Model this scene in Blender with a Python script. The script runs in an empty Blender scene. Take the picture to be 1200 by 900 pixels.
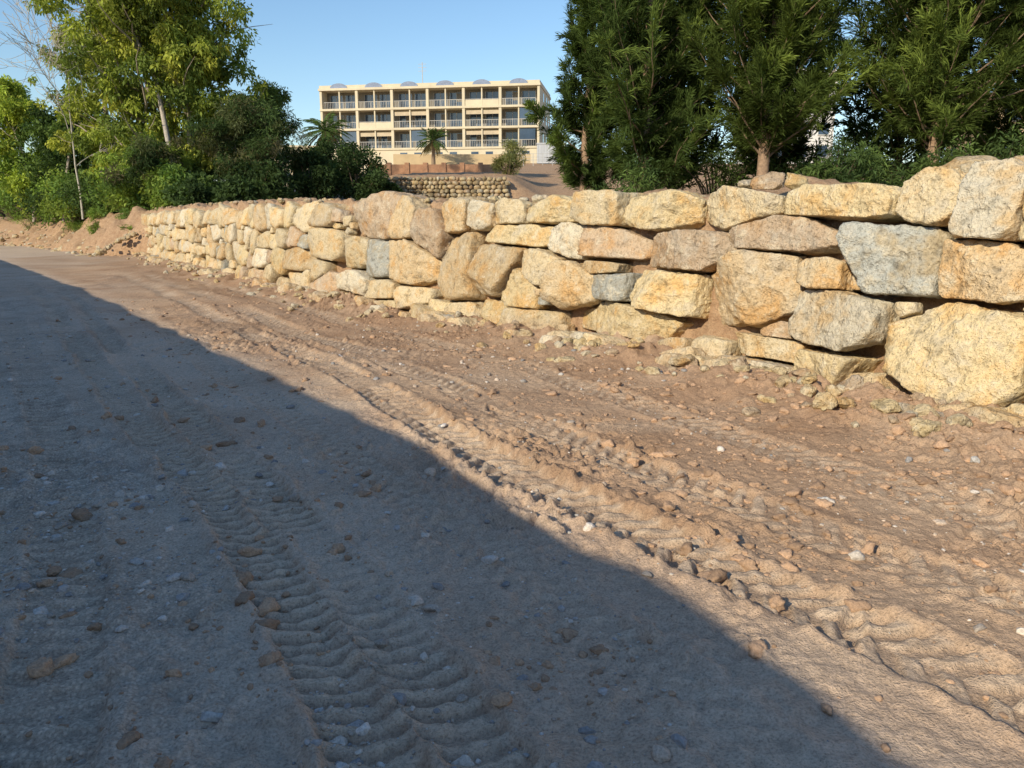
import bpy, bmesh, numpy as np, math
from mathutils import Vector, Matrix
rng=np.random.default_rng(7)
sc=bpy.context.scene
# ------------------------------------------------------------------ noise
def _h(ix,iy,iz,seed):
    h=(ix.astype(np.int64)*374761393+iy.astype(np.int64)*668265263+iz.astype(np.int64)*2147483647%4294967291+seed*974634777)&0xFFFFFFFF
    h=((h^(h>>13))*1274126177)&0xFFFFFFFF
    h=((h^(h>>16))*2246822519)&0xFFFFFFFF
    h=h^(h>>15)
    return (h&0xFFFFFF)/float(0x7FFFFF)-1.0
def vn3(x,y,z,seed=0):
    ix=np.floor(x);iy=np.floor(y);iz=np.floor(z);fx=x-ix;fy=y-iy;fz=z-iz
    u=fx*fx*fx*(fx*(fx*6-15)+10);v=fy*fy*fy*(fy*(fy*6-15)+10);w=fz*fz*fz*(fz*(fz*6-15)+10)
    r=0
    for a in (0,1):
        for b in (0,1):
            for c in (0,1):
                r=r+_h(ix+a,iy+b,iz*7+c*7,seed)*(u if a else 1-u)*(v if b else 1-v)*(w if c else 1-w)
    return r
def vn2(x,y,seed=0):
    ix=np.floor(x);iy=np.floor(y);fx=x-ix;fy=y-iy
    u=fx*fx*fx*(fx*(fx*6-15)+10);v=fy*fy*fy*(fy*(fy*6-15)+10);z=np.zeros_like(ix)+seed*13
    return ((_h(ix,iy,z,seed)*(1-u)+_h(ix+1,iy,z,seed)*u)*(1-v)+(_h(ix,iy+1,z,seed)*(1-u)+_h(ix+1,iy+1,z,seed)*u)*v)
def fbm2(x,y,o=4,seed=0,g=.5):
    r=0;a=1
    for i in range(o):
        c,s=math.cos(i*1.1),math.sin(i*1.1)
        r=r+a*vn2((x*c-y*s)*2**i+i*17.3,(x*s+y*c)*2**i-i*9.1,seed+i);a*=g
    return r
def fbm3(p,o=4,seed=0,g=.5):
    r=0;a=1
    for i in range(o):
        r=r+a*vn3(p[:,0]*2**i+i*7.7,p[:,1]*2**i+i*3.1,p[:,2]*2**i,seed+i);a*=g
    return r
def sst(x,a,b):
    t=np.clip((x-a)/(b-a),0,1);return t*t*(3-2*t)
# ------------------------------------------------------------------ mesh helper
def mesh_np(name,V,F,mats=(),smooth=False,col=None,parent=None,colname="tint"):
    me=bpy.data.meshes.new(name);F=np.asarray(F);V=np.asarray(V,dtype=np.float32)
    me.vertices.add(len(V));me.vertices.foreach_set("co",V.ravel())
    n,k=F.shape
    me.loops.add(n*k);me.loops.foreach_set("vertex_index",F.ravel().astype(np.int32))
    me.polygons.add(n);me.polygons.foreach_set("loop_start",np.arange(0,n*k,k,dtype=np.int32))
    try: me.polygons.foreach_set("loop_total",np.full(n,k,dtype=np.int32))
    except Exception: pass
    if smooth: me.polygons.foreach_set("use_smooth",np.ones(n,dtype=bool))
    me.update(calc_edges=True)
    if col is not None:
        ca=me.color_attributes.new(colname,'FLOAT_COLOR','POINT')
        c=np.ones((len(V),4),dtype=np.float32);c[:,:col.shape[1]]=col;ca.data.foreach_set("color",c.ravel())
    ob=bpy.data.objects.new(name,me);sc.collection.objects.link(ob)
    for m in mats: me.materials.append(m)
    if parent: ob.parent=parent
    return ob
def ico(sub):
    bm=bmesh.new();bmesh.ops.create_icosphere(bm,subdivisions=sub,radius=1)
    v=np.array([x.co[:] for x in bm.verts]);f=np.array([[a.index for a in p.verts] for p in bm.faces]);bm.free();return v,f
ICO={i:ico(i) for i in (1,2,3,4,5,6)}
# ------------------------------------------------------------------ materials
def newmat(name):
    m=bpy.data.materials.new(name);m.use_nodes=True;nt=m.node_tree;return m,nt,nt.nodes,nt.links,nt.nodes["Principled BSDF"]
def noise(N,L,vec,scale,detail=4,rough=.6):
    n=N.new("ShaderNodeTexNoise");n.inputs["Scale"].default_value=scale;n.inputs["Detail"].default_value=detail;n.inputs["Roughness"].default_value=rough
    L.new(vec,n.inputs["Vector"]);return n.outputs["Fac"]
def ramp(N,L,fac,stops):
    r=N.new("ShaderNodeValToRGB");e=r.color_ramp.elements
    while len(e)<len(stops): e.new(.5)
    for i,(p,c) in enumerate(stops):
        e[i].position=p;e[i].color=(c,c,c,1) if isinstance(c,(int,float)) else (*c[:3],1)
    L.new(fac,r.inputs["Fac"]);return r.outputs["Color"]
def mix(N,L,fac,a,b,mode='MIX'):
    m=N.new("ShaderNodeMix");m.data_type='RGBA';m.blend_type=mode
    for s,v in ((0,fac),(6,a),(7,b)):
        if isinstance(v,(int,float)): m.inputs[s].default_value=v
        elif isinstance(v,tuple): m.inputs[s].default_value=(*v,1)
        else: L.new(v,m.inputs[s])
    return m.outputs[2]
def bump(N,L,h,dist,strength=1,prev=None):
    b=N.new("ShaderNodeBump");b.inputs["Strength"].default_value=strength;b.inputs["Distance"].default_value=dist
    L.new(h,b.inputs["Height"])
    if prev: L.new(prev,b.inputs["Normal"])
    return b.outputs["Normal"]
def attr(N,name): a=N.new("ShaderNodeAttribute");a.attribute_name=name;return a.outputs["Color"]
def objco(N): return N.new("ShaderNodeTexCoord").outputs["Object"]

def stone_mat(name):
    m,nt,N,L,P=newmat(name);co=objco(N);t=attr(N,"tint")
    n1=noise(N,L,co,2.6,3,.7);n2=noise(N,L,co,7,5,.72);n3=noise(N,L,co,40,2,.7)
    rust=ramp(N,L,n1,[(.50,0.0),(.65,.85)]);c=mix(N,L,rust,t,mix(N,L,1.0,t,(1.0,.79,.54),'MULTIPLY'))
    gry=ramp(N,L,n1,[(.34,.45),(.45,0.0)]);c=mix(N,L,gry,c,(.50,.46,.38))
    whi=ramp(N,L,n2,[(.54,0.0),(.64,.55)]);c=mix(N,L,whi,c,(.70,.62,.46))
    blo=ramp(N,L,n2,[(.34,.6),(.45,1.0)]);c=mix(N,L,1.0,c,blo,'MULTIPLY')
    drk=ramp(N,L,n3,[(.3,.7),(.5,1.0),(.75,1.08)]);c=mix(N,L,1.0,c,drk,'MULTIPLY')
    L.new(c,P.inputs["Base Color"]);P.inputs["Roughness"].default_value=.92;P.inputs["Specular IOR Level"].default_value=.2
    b=bump(N,L,n2,.075,1.0);b=bump(N,L,n3,.014,.9,b)
    L.new(b,P.inputs["Normal"]);return m
M_STONE=stone_mat("quarry_stone")
def soil_mat(name,A,B):
    m,nt,N,L,P=newmat(name);co=objco(N)
    n2=noise(N,L,co,7,3,.75);n3=noise(N,L,co,70,3,.8)
    c=mix(N,L,ramp(N,L,n2,[(.35,0.0),(.65,1.0)]),A,B)
    c=mix(N,L,1.0,c,ramp(N,L,n3,[(.3,.6),(.5,1.0),(.72,1.22)]),'MULTIPLY')
    L.new(c,P.inputs["Base Color"]);P.inputs["Roughness"].default_value=.95;P.inputs["Specular IOR Level"].default_value=.15
    b=bump(N,L,n2,.04,1.0);b=bump(N,L,n3,.014,1.0,b)
    L.new(b,P.inputs["Normal"]);return m
M_GROUND,nt,N,L,P=newmat("track_ground");co=objco(N)
an=N.new("ShaderNodeAttribute");an.attribute_name="tint"
n2=noise(N,L,co,22,3,.7);n3=noise(N,L,co,95,3,.75)
c=mix(N,L,1.0,an.outputs["Color"],ramp(N,L,n3,[(.3,.6),(.5,1.0),(.72,1.22)]),'MULTIPLY')
c=mix(N,L,1.0,c,ramp(N,L,n2,[(.35,.85),(.6,1.05)]),'MULTIPLY')
vv=N.new("ShaderNodeTexVoronoi");vv.inputs["Scale"].default_value=62;L.new(co,vv.inputs["Vector"])
gm=N.new("ShaderNodeMath");gm.operation='MULTIPLY';L.new(an.outputs["Alpha"],gm.inputs[0]);gm.inputs[1].default_value=.5
c=mix(N,L,gm.outputs[0],c,mix(N,L,1.0,c,ramp(N,L,vv.outputs["Distance"],[(.2,1.4),(.6,.6)]),'MULTIPLY'))
L.new(c,P.inputs["Base Color"]);P.inputs["Roughness"].default_value=.96;P.inputs["Specular IOR Level"].default_value=.12
b=bump(N,L,n2,.015,1.0);b=bump(N,L,n3,.009,1.0,b);L.new(b,P.inputs["Normal"])
def tintmat(name,rough=.9,bd=.01,sc_=40):
    m,nt,N,L,P=newmat(name);co=objco(N);t=attr(N,"tint");n=noise(N,L,co,sc_,2,.7)
    c=mix(N,L,1.0,t,ramp(N,L,n,[(.3,.7),(.7,1.2)]),'MULTIPLY');L.new(c,P.inputs["Base Color"]);P.inputs["Roughness"].default_value=rough
    L.new(bump(N,L,n,bd,.8),P.inputs["Normal"]);return m
M_PEB=tintmat("pebble_stone",.85,.006,90);M_BARK=tintmat("bark",.9,.02,14)
def leafmat(name,k):
    m,nt,N,L,P=newmat(name);t=attr(N,"tint");N.remove(P)
    d=N.new("ShaderNodeBsdfDiffuse");tr=N.new("ShaderNodeBsdfTranslucent");ms=N.new("ShaderNodeMixShader");ms.inputs[0].default_value=k
    L.new(t,d.inputs[0]);L.new(mix(N,L,1.0,t,(1.25,1.3,.6),'MULTIPLY'),tr.inputs[0]);L.new(d.outputs[0],ms.inputs[1]);L.new(tr.outputs[0],ms.inputs[2])
    L.new(ms.outputs[0],nt.nodes["Material Output"].inputs[0]);return m
M_LEAF=leafmat("foliage",.33)
def plain(name,col,rough=.8,var=.15,scale=2.0,spec=.3,metal=0):
    m,nt,N,L,P=newmat(name);co=objco(N);n=noise(N,L,co,scale,3,.65)
    c=mix(N,L,1.0,tuple(col),ramp(N,L,n,[(.3,1-var),(.7,1+var*.5)]),'MULTIPLY');L.new(c,P.inputs["Base Color"])
    P.inputs["Roughness"].default_value=rough;P.inputs["Specular IOR Level"].default_value=spec;P.inputs["Metallic"].default_value=metal;return m

# ------------------------------------------------------------------ wall curve
K=np.array([(10,-5),(6.6,.5),(5.0,3.2),(4.3,4.3),(3.1,6.6),(1.85,8.6),(.35,10.6),(-1.9,13.4),(-5.2,17.9),(-12.7,29.2),(-18.1,38.2),(-24,46),(-44,67),(-120,140),(-260,270)],float)
pts=[]
for i in range(1,len(K)-2):
    p0,p1,p2,p3=K[i-1:i+3];d=np.linalg.norm(p2-p1);d0=np.linalg.norm(p1-p0);d2=np.linalg.norm(p3-p2)
    m1=((p2-p1)/d*d0+(p1-p0)/d0*d)/(d0+d)*d;m2=((p3-p2)/d2*d+(p2-p1)/d*d2)/(d+d2)*d
    for t in np.linspace(0,1,80,endpoint=False):
        pts.append((2*t**3-3*t*t+1)*p1+(t**3-2*t*t+t)*m1+(-2*t**3+3*t*t)*p2+(t**3-t*t)*m2)
C=np.array(pts);S=np.concatenate([[0],np.cumsum(np.linalg.norm(np.diff(C,axis=0),axis=1))])
T=np.gradient(C,axis=0);T/=np.linalg.norm(T,axis=1)[:,None]
def cur(s):
    s=np.asarray(s,float);x=np.interp(s,S,C[:,0]);y=np.interp(s,S,C[:,1])
    e0=s<0;x=np.where(e0,C[0,0]+T[0,0]*s,x);y=np.where(e0,C[0,1]+T[0,1]*s,y)
    tx=np.interp(s,S,T[:,0]);ty=np.interp(s,S,T[:,1]);l=np.hypot(tx,ty);return x,y,tx/l,ty/l
S_END=45.0; BAT=.15
def wallpos(s,n,z):
    x,y,tx,ty=cur(s);return np.stack([x+ty*n,y-tx*n,z+0*x],-1)
cy=C[:,1];cx=C[:,0]
def wall_n(x,y):
    xc=np.interp(y,cy,cx);ty=np.interp(y,cy,T[:,1]);return (x-xc)*ty
# ------------------------------------------------------------------ ground height
TR=[]
def add_track(P_,w,depth,per,slant,fade=1.0,mode=0):
    P_=np.array(sorted(P_,key=lambda p:p[1]),float)
    yy=np.linspace(P_[0,1]-1.0,P_[-1,1],800);xx=np.interp(yy,P_[:,1],P_[:,0])
    k=61;xp=np.pad(xx,k//2,mode='reflect',reflect_type='odd');xx=np.convolve(xp,np.ones(k)/k,'valid')
    L_=np.concatenate([[0],np.cumsum(np.hypot(np.diff(xx),np.diff(yy)))]);sl=np.gradient(xx,yy)
    TR.append((yy,xx,L_,sl,w,depth,per,slant,fade,mode))
add_track([(.35,.5),(-.05,1.3),(-.43,2.11),(-.98,3.11),(-1.82,4.4),(-3.0,5.99),(-4.73,8.6),(-8.9,14.9),(-16,25)],.27,.048,.095,.6,1.0)
add_track([(.72,.5),(.30,1.3),(-.05,2.11),(-.56,2.92),(-1.38,4.2),(-2.56,6.0),(-4.3,8.6),(-8.3,14.9),(-15.3,25)],.27,.052,.10,.45,1.0)
add_track([(3.2,.5),(2.2,1.6),(1.64,2.42),(1.36,2.82),(.69,3.65),(-.364,5.28),(-1.82,8.1),(-5.5,14),(-12,24)],.36,.050,.15,.7,1.0,1)
add_track([(4.2,.8),(2.9,2.0),(2.2,2.9),(1.5,3.9),(.45,5.4),(-1.0,8.0),(-4.6,13.8),(-11,23.5)],.36,.042,.15,-.7,.9,1)
add_track([(-.9,.5),(-1.2,1.5),(-1.55,2.4),(-2.2,3.6),(-3.3,5.4),(-5.2,8.2),(-9.8,15)],.30,.036,.12,.5,.6)
add_track([(3.9,2.6),(3.1,3.2),(2.3,4.4),(1.3,6.3),(-.2,9.0),(-3.2,13.4),(-9,22)],.34,.034,.14,.6,.75,1)
add_track([(1.4,.8),(.75,2.0),(.25,2.9),(-.6,4.2),(-1.7,6.0),(-3.4,8.6),(-7.2,14.9)],.28,.036,.12,.5,.6,1)
add_track([(-2.2,2.0),(-2.7,3.2),(-3.8,5.0),(-5.6,7.8),(-10.4,15)],.28,.032,.12,-.5,.6)
def trackz(x,y):
    z=np.zeros_like(x);mask=np.zeros_like(x);crest=np.zeros_like(x)
    for i,(yy,xx,L_,sl,w,dp,per,slant,fade,mode) in enumerate(TR):
        xc=np.interp(y,yy,xx);s=np.interp(y,yy,sl);l=np.interp(y,yy,L_)
        c=1/np.sqrt(1+s*s);d=(x-xc)*c+.022*fbm2(x*2.2,y*2.2,2,80+i);al=l+(x-xc)*s*c
        on=((y>yy[0])&(y<yy[-1]))
        inside=(1-sst(np.abs(d),w*.46,w*.55))*on
        rim=np.exp(-((np.abs(d)-w*.62)/(w*.12))**2)*on
        nm=np.clip(.95+.75*fbm2(x*.9,y*.9,3,31+i),0.12,1)*fade
        wob=.012*fbm2(x*9,y*9,2,60+i)
        if mode==0: ph=(al+slant*d*.5+wob+ .018*np.cos(d/w*5))/per
        else: ph=(al+slant*np.abs(d)+wob)/per + .5*(d>0)
        sw=.5+.5*np.sin(ph*2*np.pi);lug=sst(sw,.3,.62)*(.8+.35*vn2(x*17,y*17,5))
        cen=1-.8*np.exp(-(d/(w*.07))**2) if mode==1 else 1
        z=z*(1-.8*inside*nm)+nm*(inside*(-dp*.75+lug*dp*.7*cen)+rim*dp*.55*(1+.7*fbm2(x*14,y*14,2,90+i)))
        mask=np.maximum(mask,inside*nm);crest=np.maximum(crest*(1-inside*nm),inside*nm*lug)
    return z,mask,crest
# trampled boot prints in the sunlit strip
rf=np.random.default_rng(77);FP=[]
for t in range(46):
    yy_=rf.uniform(2.6,10);xw=np.interp(yy_,cy,cx);xl=np.interp(yy_,[2.19,5.28,8.6,18.7],[1.4,-.4,-2.7,-10]);FP.append((rf.uniform(xl,xw-.7),yy_,rf.uniform(0,6.28)))
def prints(x,y):
    z=np.zeros_like(x)
    for fx,fy,a in FP:
        k=np.where((np.abs(x-fx)<.3)&(np.abs(y-fy)<.3))[0]
        if len(k)==0: continue
        u=(x[k]-fx)*math.cos(a)+(y[k]-fy)*math.sin(a);v=-(x[k]-fx)*math.sin(a)+(y[k]-fy)*math.cos(a)
        r=np.sqrt((u/.145)**2+(v/(.052+.012*np.sin(u*14)))**2)
        z[k]+=-.024*(1-sst(r,.75,1.05))*(1-.3*(np.sin(u*190)>.2))+.011*np.exp(-((r-1.22)/.18)**2)
    return z
def ground_z(x,y,full=False):
    far=np.hypot(x,y)
    z=.05*fbm2(x*.25,y*.25,3,1)+.022*fbm2(x*1.1,y*1.1,3,5)
    z=z*np.clip(1-(far-60)/100,0,1)
    n=wall_n(x,y)
    tz,mask,crest=trackz(x,y)
    xa=np.interp(y,TR[1][0],TR[1][1])
    sunny=sst(x-xa,.2,1.2)
    rough=np.clip(.5+.9*fbm2(x*.6,y*.6,3,40),.15,1.2)*(1-.82*mask)
    rough=rough*(.7+.55*sunny+.7*np.exp(-((n+1.0)/1.1)**2))
    b=fbm2(x*9,y*9,3,11);b2=fbm2(x*24,y*24,2,12);b3=np.maximum(fbm2(x*13,y*13,3,13)-.25,0);b4=-np.maximum(fbm2(x*5,y*5,3,14)-.3,0)
    z=z+rough*(.013*b+.009*b2+.045*np.minimum(b3,.45)+.045*b4)+.003*b2+tz+prints(x,y)
    z=z+.035*np.maximum(vn2((n+2.2)*1.6+.3*vn2(x*.7,y*.7,3),y*.15,21),0)*sst(-n,.3,1.2)*(1-mask)
    nearend=1-sst(y,6.5,12)
    wd=.55+.3*nearend
    berm=np.exp(-(np.minimum(-n,4)/wd)**2)*(n<=0)+(n>0)
    z=z+(.13+.03*nearend)*berm*(1+.6*fbm2(x*2.3,y*2.3,3,15))+.06*berm*np.maximum(fbm2(x*6,y*6,3,16),0)
    if full: return z,mask,n,b,crest,b3
    return z
def grow_axis(start,d,stages,sgn):
    out=[];v=start;s=d
    for lim,g in stages:
        while (v<lim if sgn>0 else v>lim): s*=g;v+=sgn*s;out.append(v)
    return out
xs=np.concatenate([grow_axis(-3.2,.0125,[(-11,1.013),(-700,1.04)],-1)[::-1],np.arange(-3.2,4.0,.0125),grow_axis(4.0,.0125,[(700,1.035)],1)])
ys=np.concatenate([grow_axis(1.75,.012,[(-60,1.05)],-1)[::-1],np.arange(1.75,6.0,.012),grow_axis(6.0,.012,[(17,1.0085),(800,1.03)],1)])
X,Y=np.meshgrid(xs,ys);x=X.ravel();y=Y.ravel()
z,mask,n,b,crest,b3=ground_z(x,y,True)
nx,ny=len(xs),len(ys);idx=np.arange(nx*ny).reshape(ny,nx)
F=np.stack([idx[:-1,:-1],idx[:-1,1:],idx[1:,1:],idx[1:,:-1]],-1).reshape(-1,4)
def lerp(a,b,t): return a*(1-t[:,None])+np.array(b)[None]*t[:,None]
xa=np.interp(y,TR[0][0],TR[0][1])
grav=sst(xa-x,-.2,.7)*np.clip(.8+.5*fbm2(x*.8,y*.8,3,33),0,1)*np.clip(1.15-y/30,.35,1)
grav=np.maximum(grav,.25*np.clip(fbm2(x*.5,y*.5,3,34),0,1))
sun_side=sst(x-np.interp(y,[0,2.19,5.28,8.6,18.7,34],[2.4,1.24,-.54,-2.9,-10.3,-22]),-.6,.6)   # shade brightened in the colour: paler soil past the cast-shadow edge, redder in sun
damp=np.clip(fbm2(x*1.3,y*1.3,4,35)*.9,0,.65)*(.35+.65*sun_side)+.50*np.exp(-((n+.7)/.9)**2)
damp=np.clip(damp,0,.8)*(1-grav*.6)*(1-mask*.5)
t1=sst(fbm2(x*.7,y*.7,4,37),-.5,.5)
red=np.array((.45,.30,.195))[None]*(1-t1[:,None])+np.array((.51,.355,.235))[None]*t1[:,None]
lifted_shade=np.array((.56,.43,.325))[None]*(1-t1[:,None])+np.array((.62,.49,.375))[None]*t1[:,None]
col=red*sun_side[:,None]+lifted_shade*(1-sun_side[:,None])
gc=np.array((.56,.475,.385))[None]*(1+.22*fbm2(x*6,y*6,3,38))[:,None]
col=col*(1-grav[:,None])+gc*grav[:,None]
col=lerp(col,(.35,.22,.135),damp)
col=lerp(col,(.64,.52,.39),np.clip(.5*crest+.1*mask+.2*np.clip(fbm2(x*.7,y*2,3,36),0,1)*(1-mask),0,.7)*(1-.4*grav))  # tread ridges lightened in colour for relief, plus random pale dust
col=lerp(col,(.36,.26,.18),np.clip((mask-crest)*.5,0,.5))  # occlusion painted into the colour: tread troughs darkened
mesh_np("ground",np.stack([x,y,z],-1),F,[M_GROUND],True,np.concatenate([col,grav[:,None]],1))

# ------------------------------------------------------------------ terrace behind the wall
def terr(x,y):
    z=np.interp(y,[-40,0,10,20,35,48,70,112,135,800],[1.8,1.85,1.9,2.15,2.3,2.7,5.7,9.75,10.2,14])
    k=sst(x,-9.5,-8.0)*(1-sst(x,-.5,2.5))
    z=z+k*np.interp(y,[49.6,50.6,70,71],[0,1.45,.2,0])
    left=1-sst(x,-30,-12);z=z*(1-left)+left*np.minimum(z,1.75+np.maximum(y-60,0)*.03)
    return z
ss=np.concatenate([np.arange(-25,0,.5),np.arange(0,30,.07),np.arange(30,70,.15),np.arange(70,float(S[-1]),3.0)])
nb=np.concatenate([[0,.1,.2,.3,.4,.5,.6,.7,.8,.9,1.0],1.0+np.cumsum(.05*1.045**np.arange(165))])
SS,NB=np.meshgrid(ss,nb);x0,y0,tx,ty=cur(SS)
endm=sst(SS,S_END-2.0,S_END+1.5)
j=np.minimum(NB,1.0)
nfront=(.36)*(1-endm)+(-2.2)*endm;ntop=(.66)*(1-endm)+(.6)*endm
nn_=nfront+(ntop-nfront)*j
bx=.84;by=.54
ex=np.maximum(NB-1,0)
px=x0+ty*nn_+bx*ex;py=y0-tx*nn_+by*ex
ztop=terr(px,py)
zt=ztop-.08+(.10*fbm2(px*1.5,py*1.5,3,51)+.05*fbm2(px*6,py*6,3,52))
zt=zt+.20*np.exp(-((SS-6.7)/.9)**2-((ex-.5)/.5)**2)*sst(ex,0,.3)+.22*np.exp(-((SS-9.5)/1.8)**2-((ex-1.2)/.8)**2)
jj=j**.8
pz=np.where(NB<1,-.1+(zt+.1)*jj,zt)
fr=(NB<1)*(NB>0)
px=px+fr*.06*fbm2(SS*4,pz*4,3,53)*ty;py=py-fr*.06*fbm2(SS*4,pz*4,3,53)*tx
pz=pz+fr*endm*(.30*fbm2(SS*1.1,NB*3,4,54)+.12*fbm2(SS*5,NB*9,2,55))
V=np.stack([px,py,pz],-1).reshape(-1,3)
idx=np.arange(V.shape[0]).reshape(len(nb),len(ss))
F=np.stack([idx[:-1,:-1],idx[1:,:-1],idx[1:,1:],idx[:-1,1:]],-1).reshape(-1,4)
M_TERR=soil_mat("terrace_soil",(.34,.215,.13),(.47,.32,.20))
mesh_np("terrace_ground",V,F,[M_TERR],True)

# ------------------------------------------------------------------ stones
CREAM=(.65,.53,.335);TAN=(.59,.455,.275);PINK=(.54,.41,.28);GREY=(.43,.43,.38);WHITE=(.66,.59,.45);ORG=(.62,.475,.29);YEL=(.66,.53,.31)
tab="6.31,1.73,0.55,0.59;6.84,1.77,0.57,0.45;7.73,1.75,1.27,0.32;8.96,1.70,1.19,0.41;10.15,1.70,1.19,0.45;11.13,1.75,0.97,0.41;12.07,1.72,1.09,0.32;13.00,1.72,0.76,0.37;13.63,1.67,0.76,0.41;14.39,1.64,0.76,0.62;6.32,1.20,0.78,0.48;7.08,1.24,0.98,0.66;8.26,1.47,1.50,0.39;7.76,1.11,0.56,0.30;9.55,1.26,1.31,0.44;10.82,1.28,1.22,0.46;11.62,1.33,0.82,0.47;12.71,1.38,1.53,0.36;6.42,0.51,1.17,0.85;7.57,0.68,1.00,0.57;8.63,0.84,1.30,0.85;9.81,0.75,1.05,0.52;10.65,0.80,0.63,0.37"
ST=[list(map(float,r.split(","))) for r in tab.split(";")]
enc="0vo242u1q0uc2v1p0l0xh2o291h10c2h3a2f13b2k3a3j0kt0k2c160my0x2c100ov0h1v100sw0t5z1v0y60e3w1g0ys1p2f1m0n900390v0qj001y0t0sy002h0n1090o1x1612b0d1y1b1460d2e1516f0o3s1c0jx00210r0g105100u15c3s352b17a2h4m231814k21211b34n5r2c1av2g37201di2o3z1q19j0w3d1c1d9133n1m1hj2u5m2g1gh0u641n1e5004h0x1lm4h3b1u1hw4q3u1h1lu24542318l003i0x15n00280s0j32g0h0e0mr1g0w0k0kk300i0i"
for i in range(0,len(enc),9):
    e=enc[i:i+9];ST.append([int(e[:3],36)/100,int(e[3:5],36)/100,int(e[5:7],36)/100,int(e[7:9],36)/100])
cols={0:WHITE,1:CREAM,2:YEL,3:CREAM,4:YEL,5:CREAM,10:ORG,11:GREY,12:PINK,13:TAN,14:PINK,15:PINK,18:YEL,19:WHITE,20:ORG,21:YEL,22:GREY,23:TAN,28:YEL,31:YEL}
ST=[s+[cols.get(i)] for i,s in enumerate(ST)]
for s in ST: s[1]=max(s[1],.12)
def inbox(s,z,L_,pad=1.0):
    for q in L_:
        if abs(s-q[0])<q[2]/2*pad and abs(z-q[1])<q[3]/2*pad: return True
    return False
hand=list(ST)
PALETTE=[CREAM,CREAM,CREAM,TAN,YEL,YEL,PINK,WHITE,ORG,TAN,CREAM]
def rows(s0,s1,top):
    out=[];zb=0.0;hs=[.46,.50,.46,.52]
    for k,h in enumerate(hs):
        s=s0+rng.uniform(-.5,.2)
        while s<s1:
            w=rng.uniform(.32,1.15);hh=h*rng.uniform(.62,1.45) if k<3 else h*rng.uniform(.75,1.2)
            out.append([s+w/2,zb+h/2+rng.uniform(-.13,.13)*(1 if k<3 else .5),w,hh*1.08,None]);s+=w*rng.uniform(.86,1.0)
        zb+=h
    return out
proc=rows(-3,5.9,1.95)+rows(19.2,S_END+.3,1.9)
for q in proc:
    if not inbox(q[0],q[1],hand,.85): ST.append(q)
for size in (.42,.26,.17,.12):
    for t in range(2600 if size<.4 else 1000):
        s=rng.uniform(-2,S_END if size>.15 else 19);z=rng.uniform(.05,1.75)
        ok=True
        for q in ST:
            if abs(s-q[0])>1.5: continue
            if abs(s-q[0])<q[2]/2+size*.25 and abs(z-q[1])<q[3]/2+size*.22: ok=False;break
        if ok: ST.append([s,z,size*rng.uniform(1.0,1.6),size*rng.uniform(.8,1.1),None])
for t in range(190):
    s=rng.uniform(5.5,S_END);sz=rng.uniform(.12,.38)
    ST.append([s,sz*.22,sz*1.4,sz*.8,None,-rng.uniform(0,.38)])
def build_stone(center,a,c,b,planesN,planesD,frame,sub,p,seed,amp):
    D,Fi=ICO[sub];d=D*np.array([a,c,b]);d=d/np.linalg.norm(d,axis=1)[:,None]
    q=np.maximum(d@planesN.T,0)/planesD[None,:]
    r=(q**p).sum(1)**(-1/p)
    v=d*r[:,None]
    s=(a*b*c)**(1/3)
    off=rng.uniform(-50,50,3)
    nz=fbm3(v/s*1.0+off,2,seed,.5)*.5- .6*np.abs(fbm3(v/s*2.2+off,3,seed+5,.55))+(.20*fbm3(v/s*8+off,2,seed+9,.6) if sub>4 else 0)
    v=v+d*((nz+.14)*amp*s)[:,None]
    w=v[:,0:1]*frame[0]+v[:,1:2]*frame[1]+v[:,2:3]*frame[2]+center
    return w,Fi
allV=[];allF=[];allC=[];base=0
A=np.array([[q[0],q[1],q[2]/2,q[3]/2] for q in ST])
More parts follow.
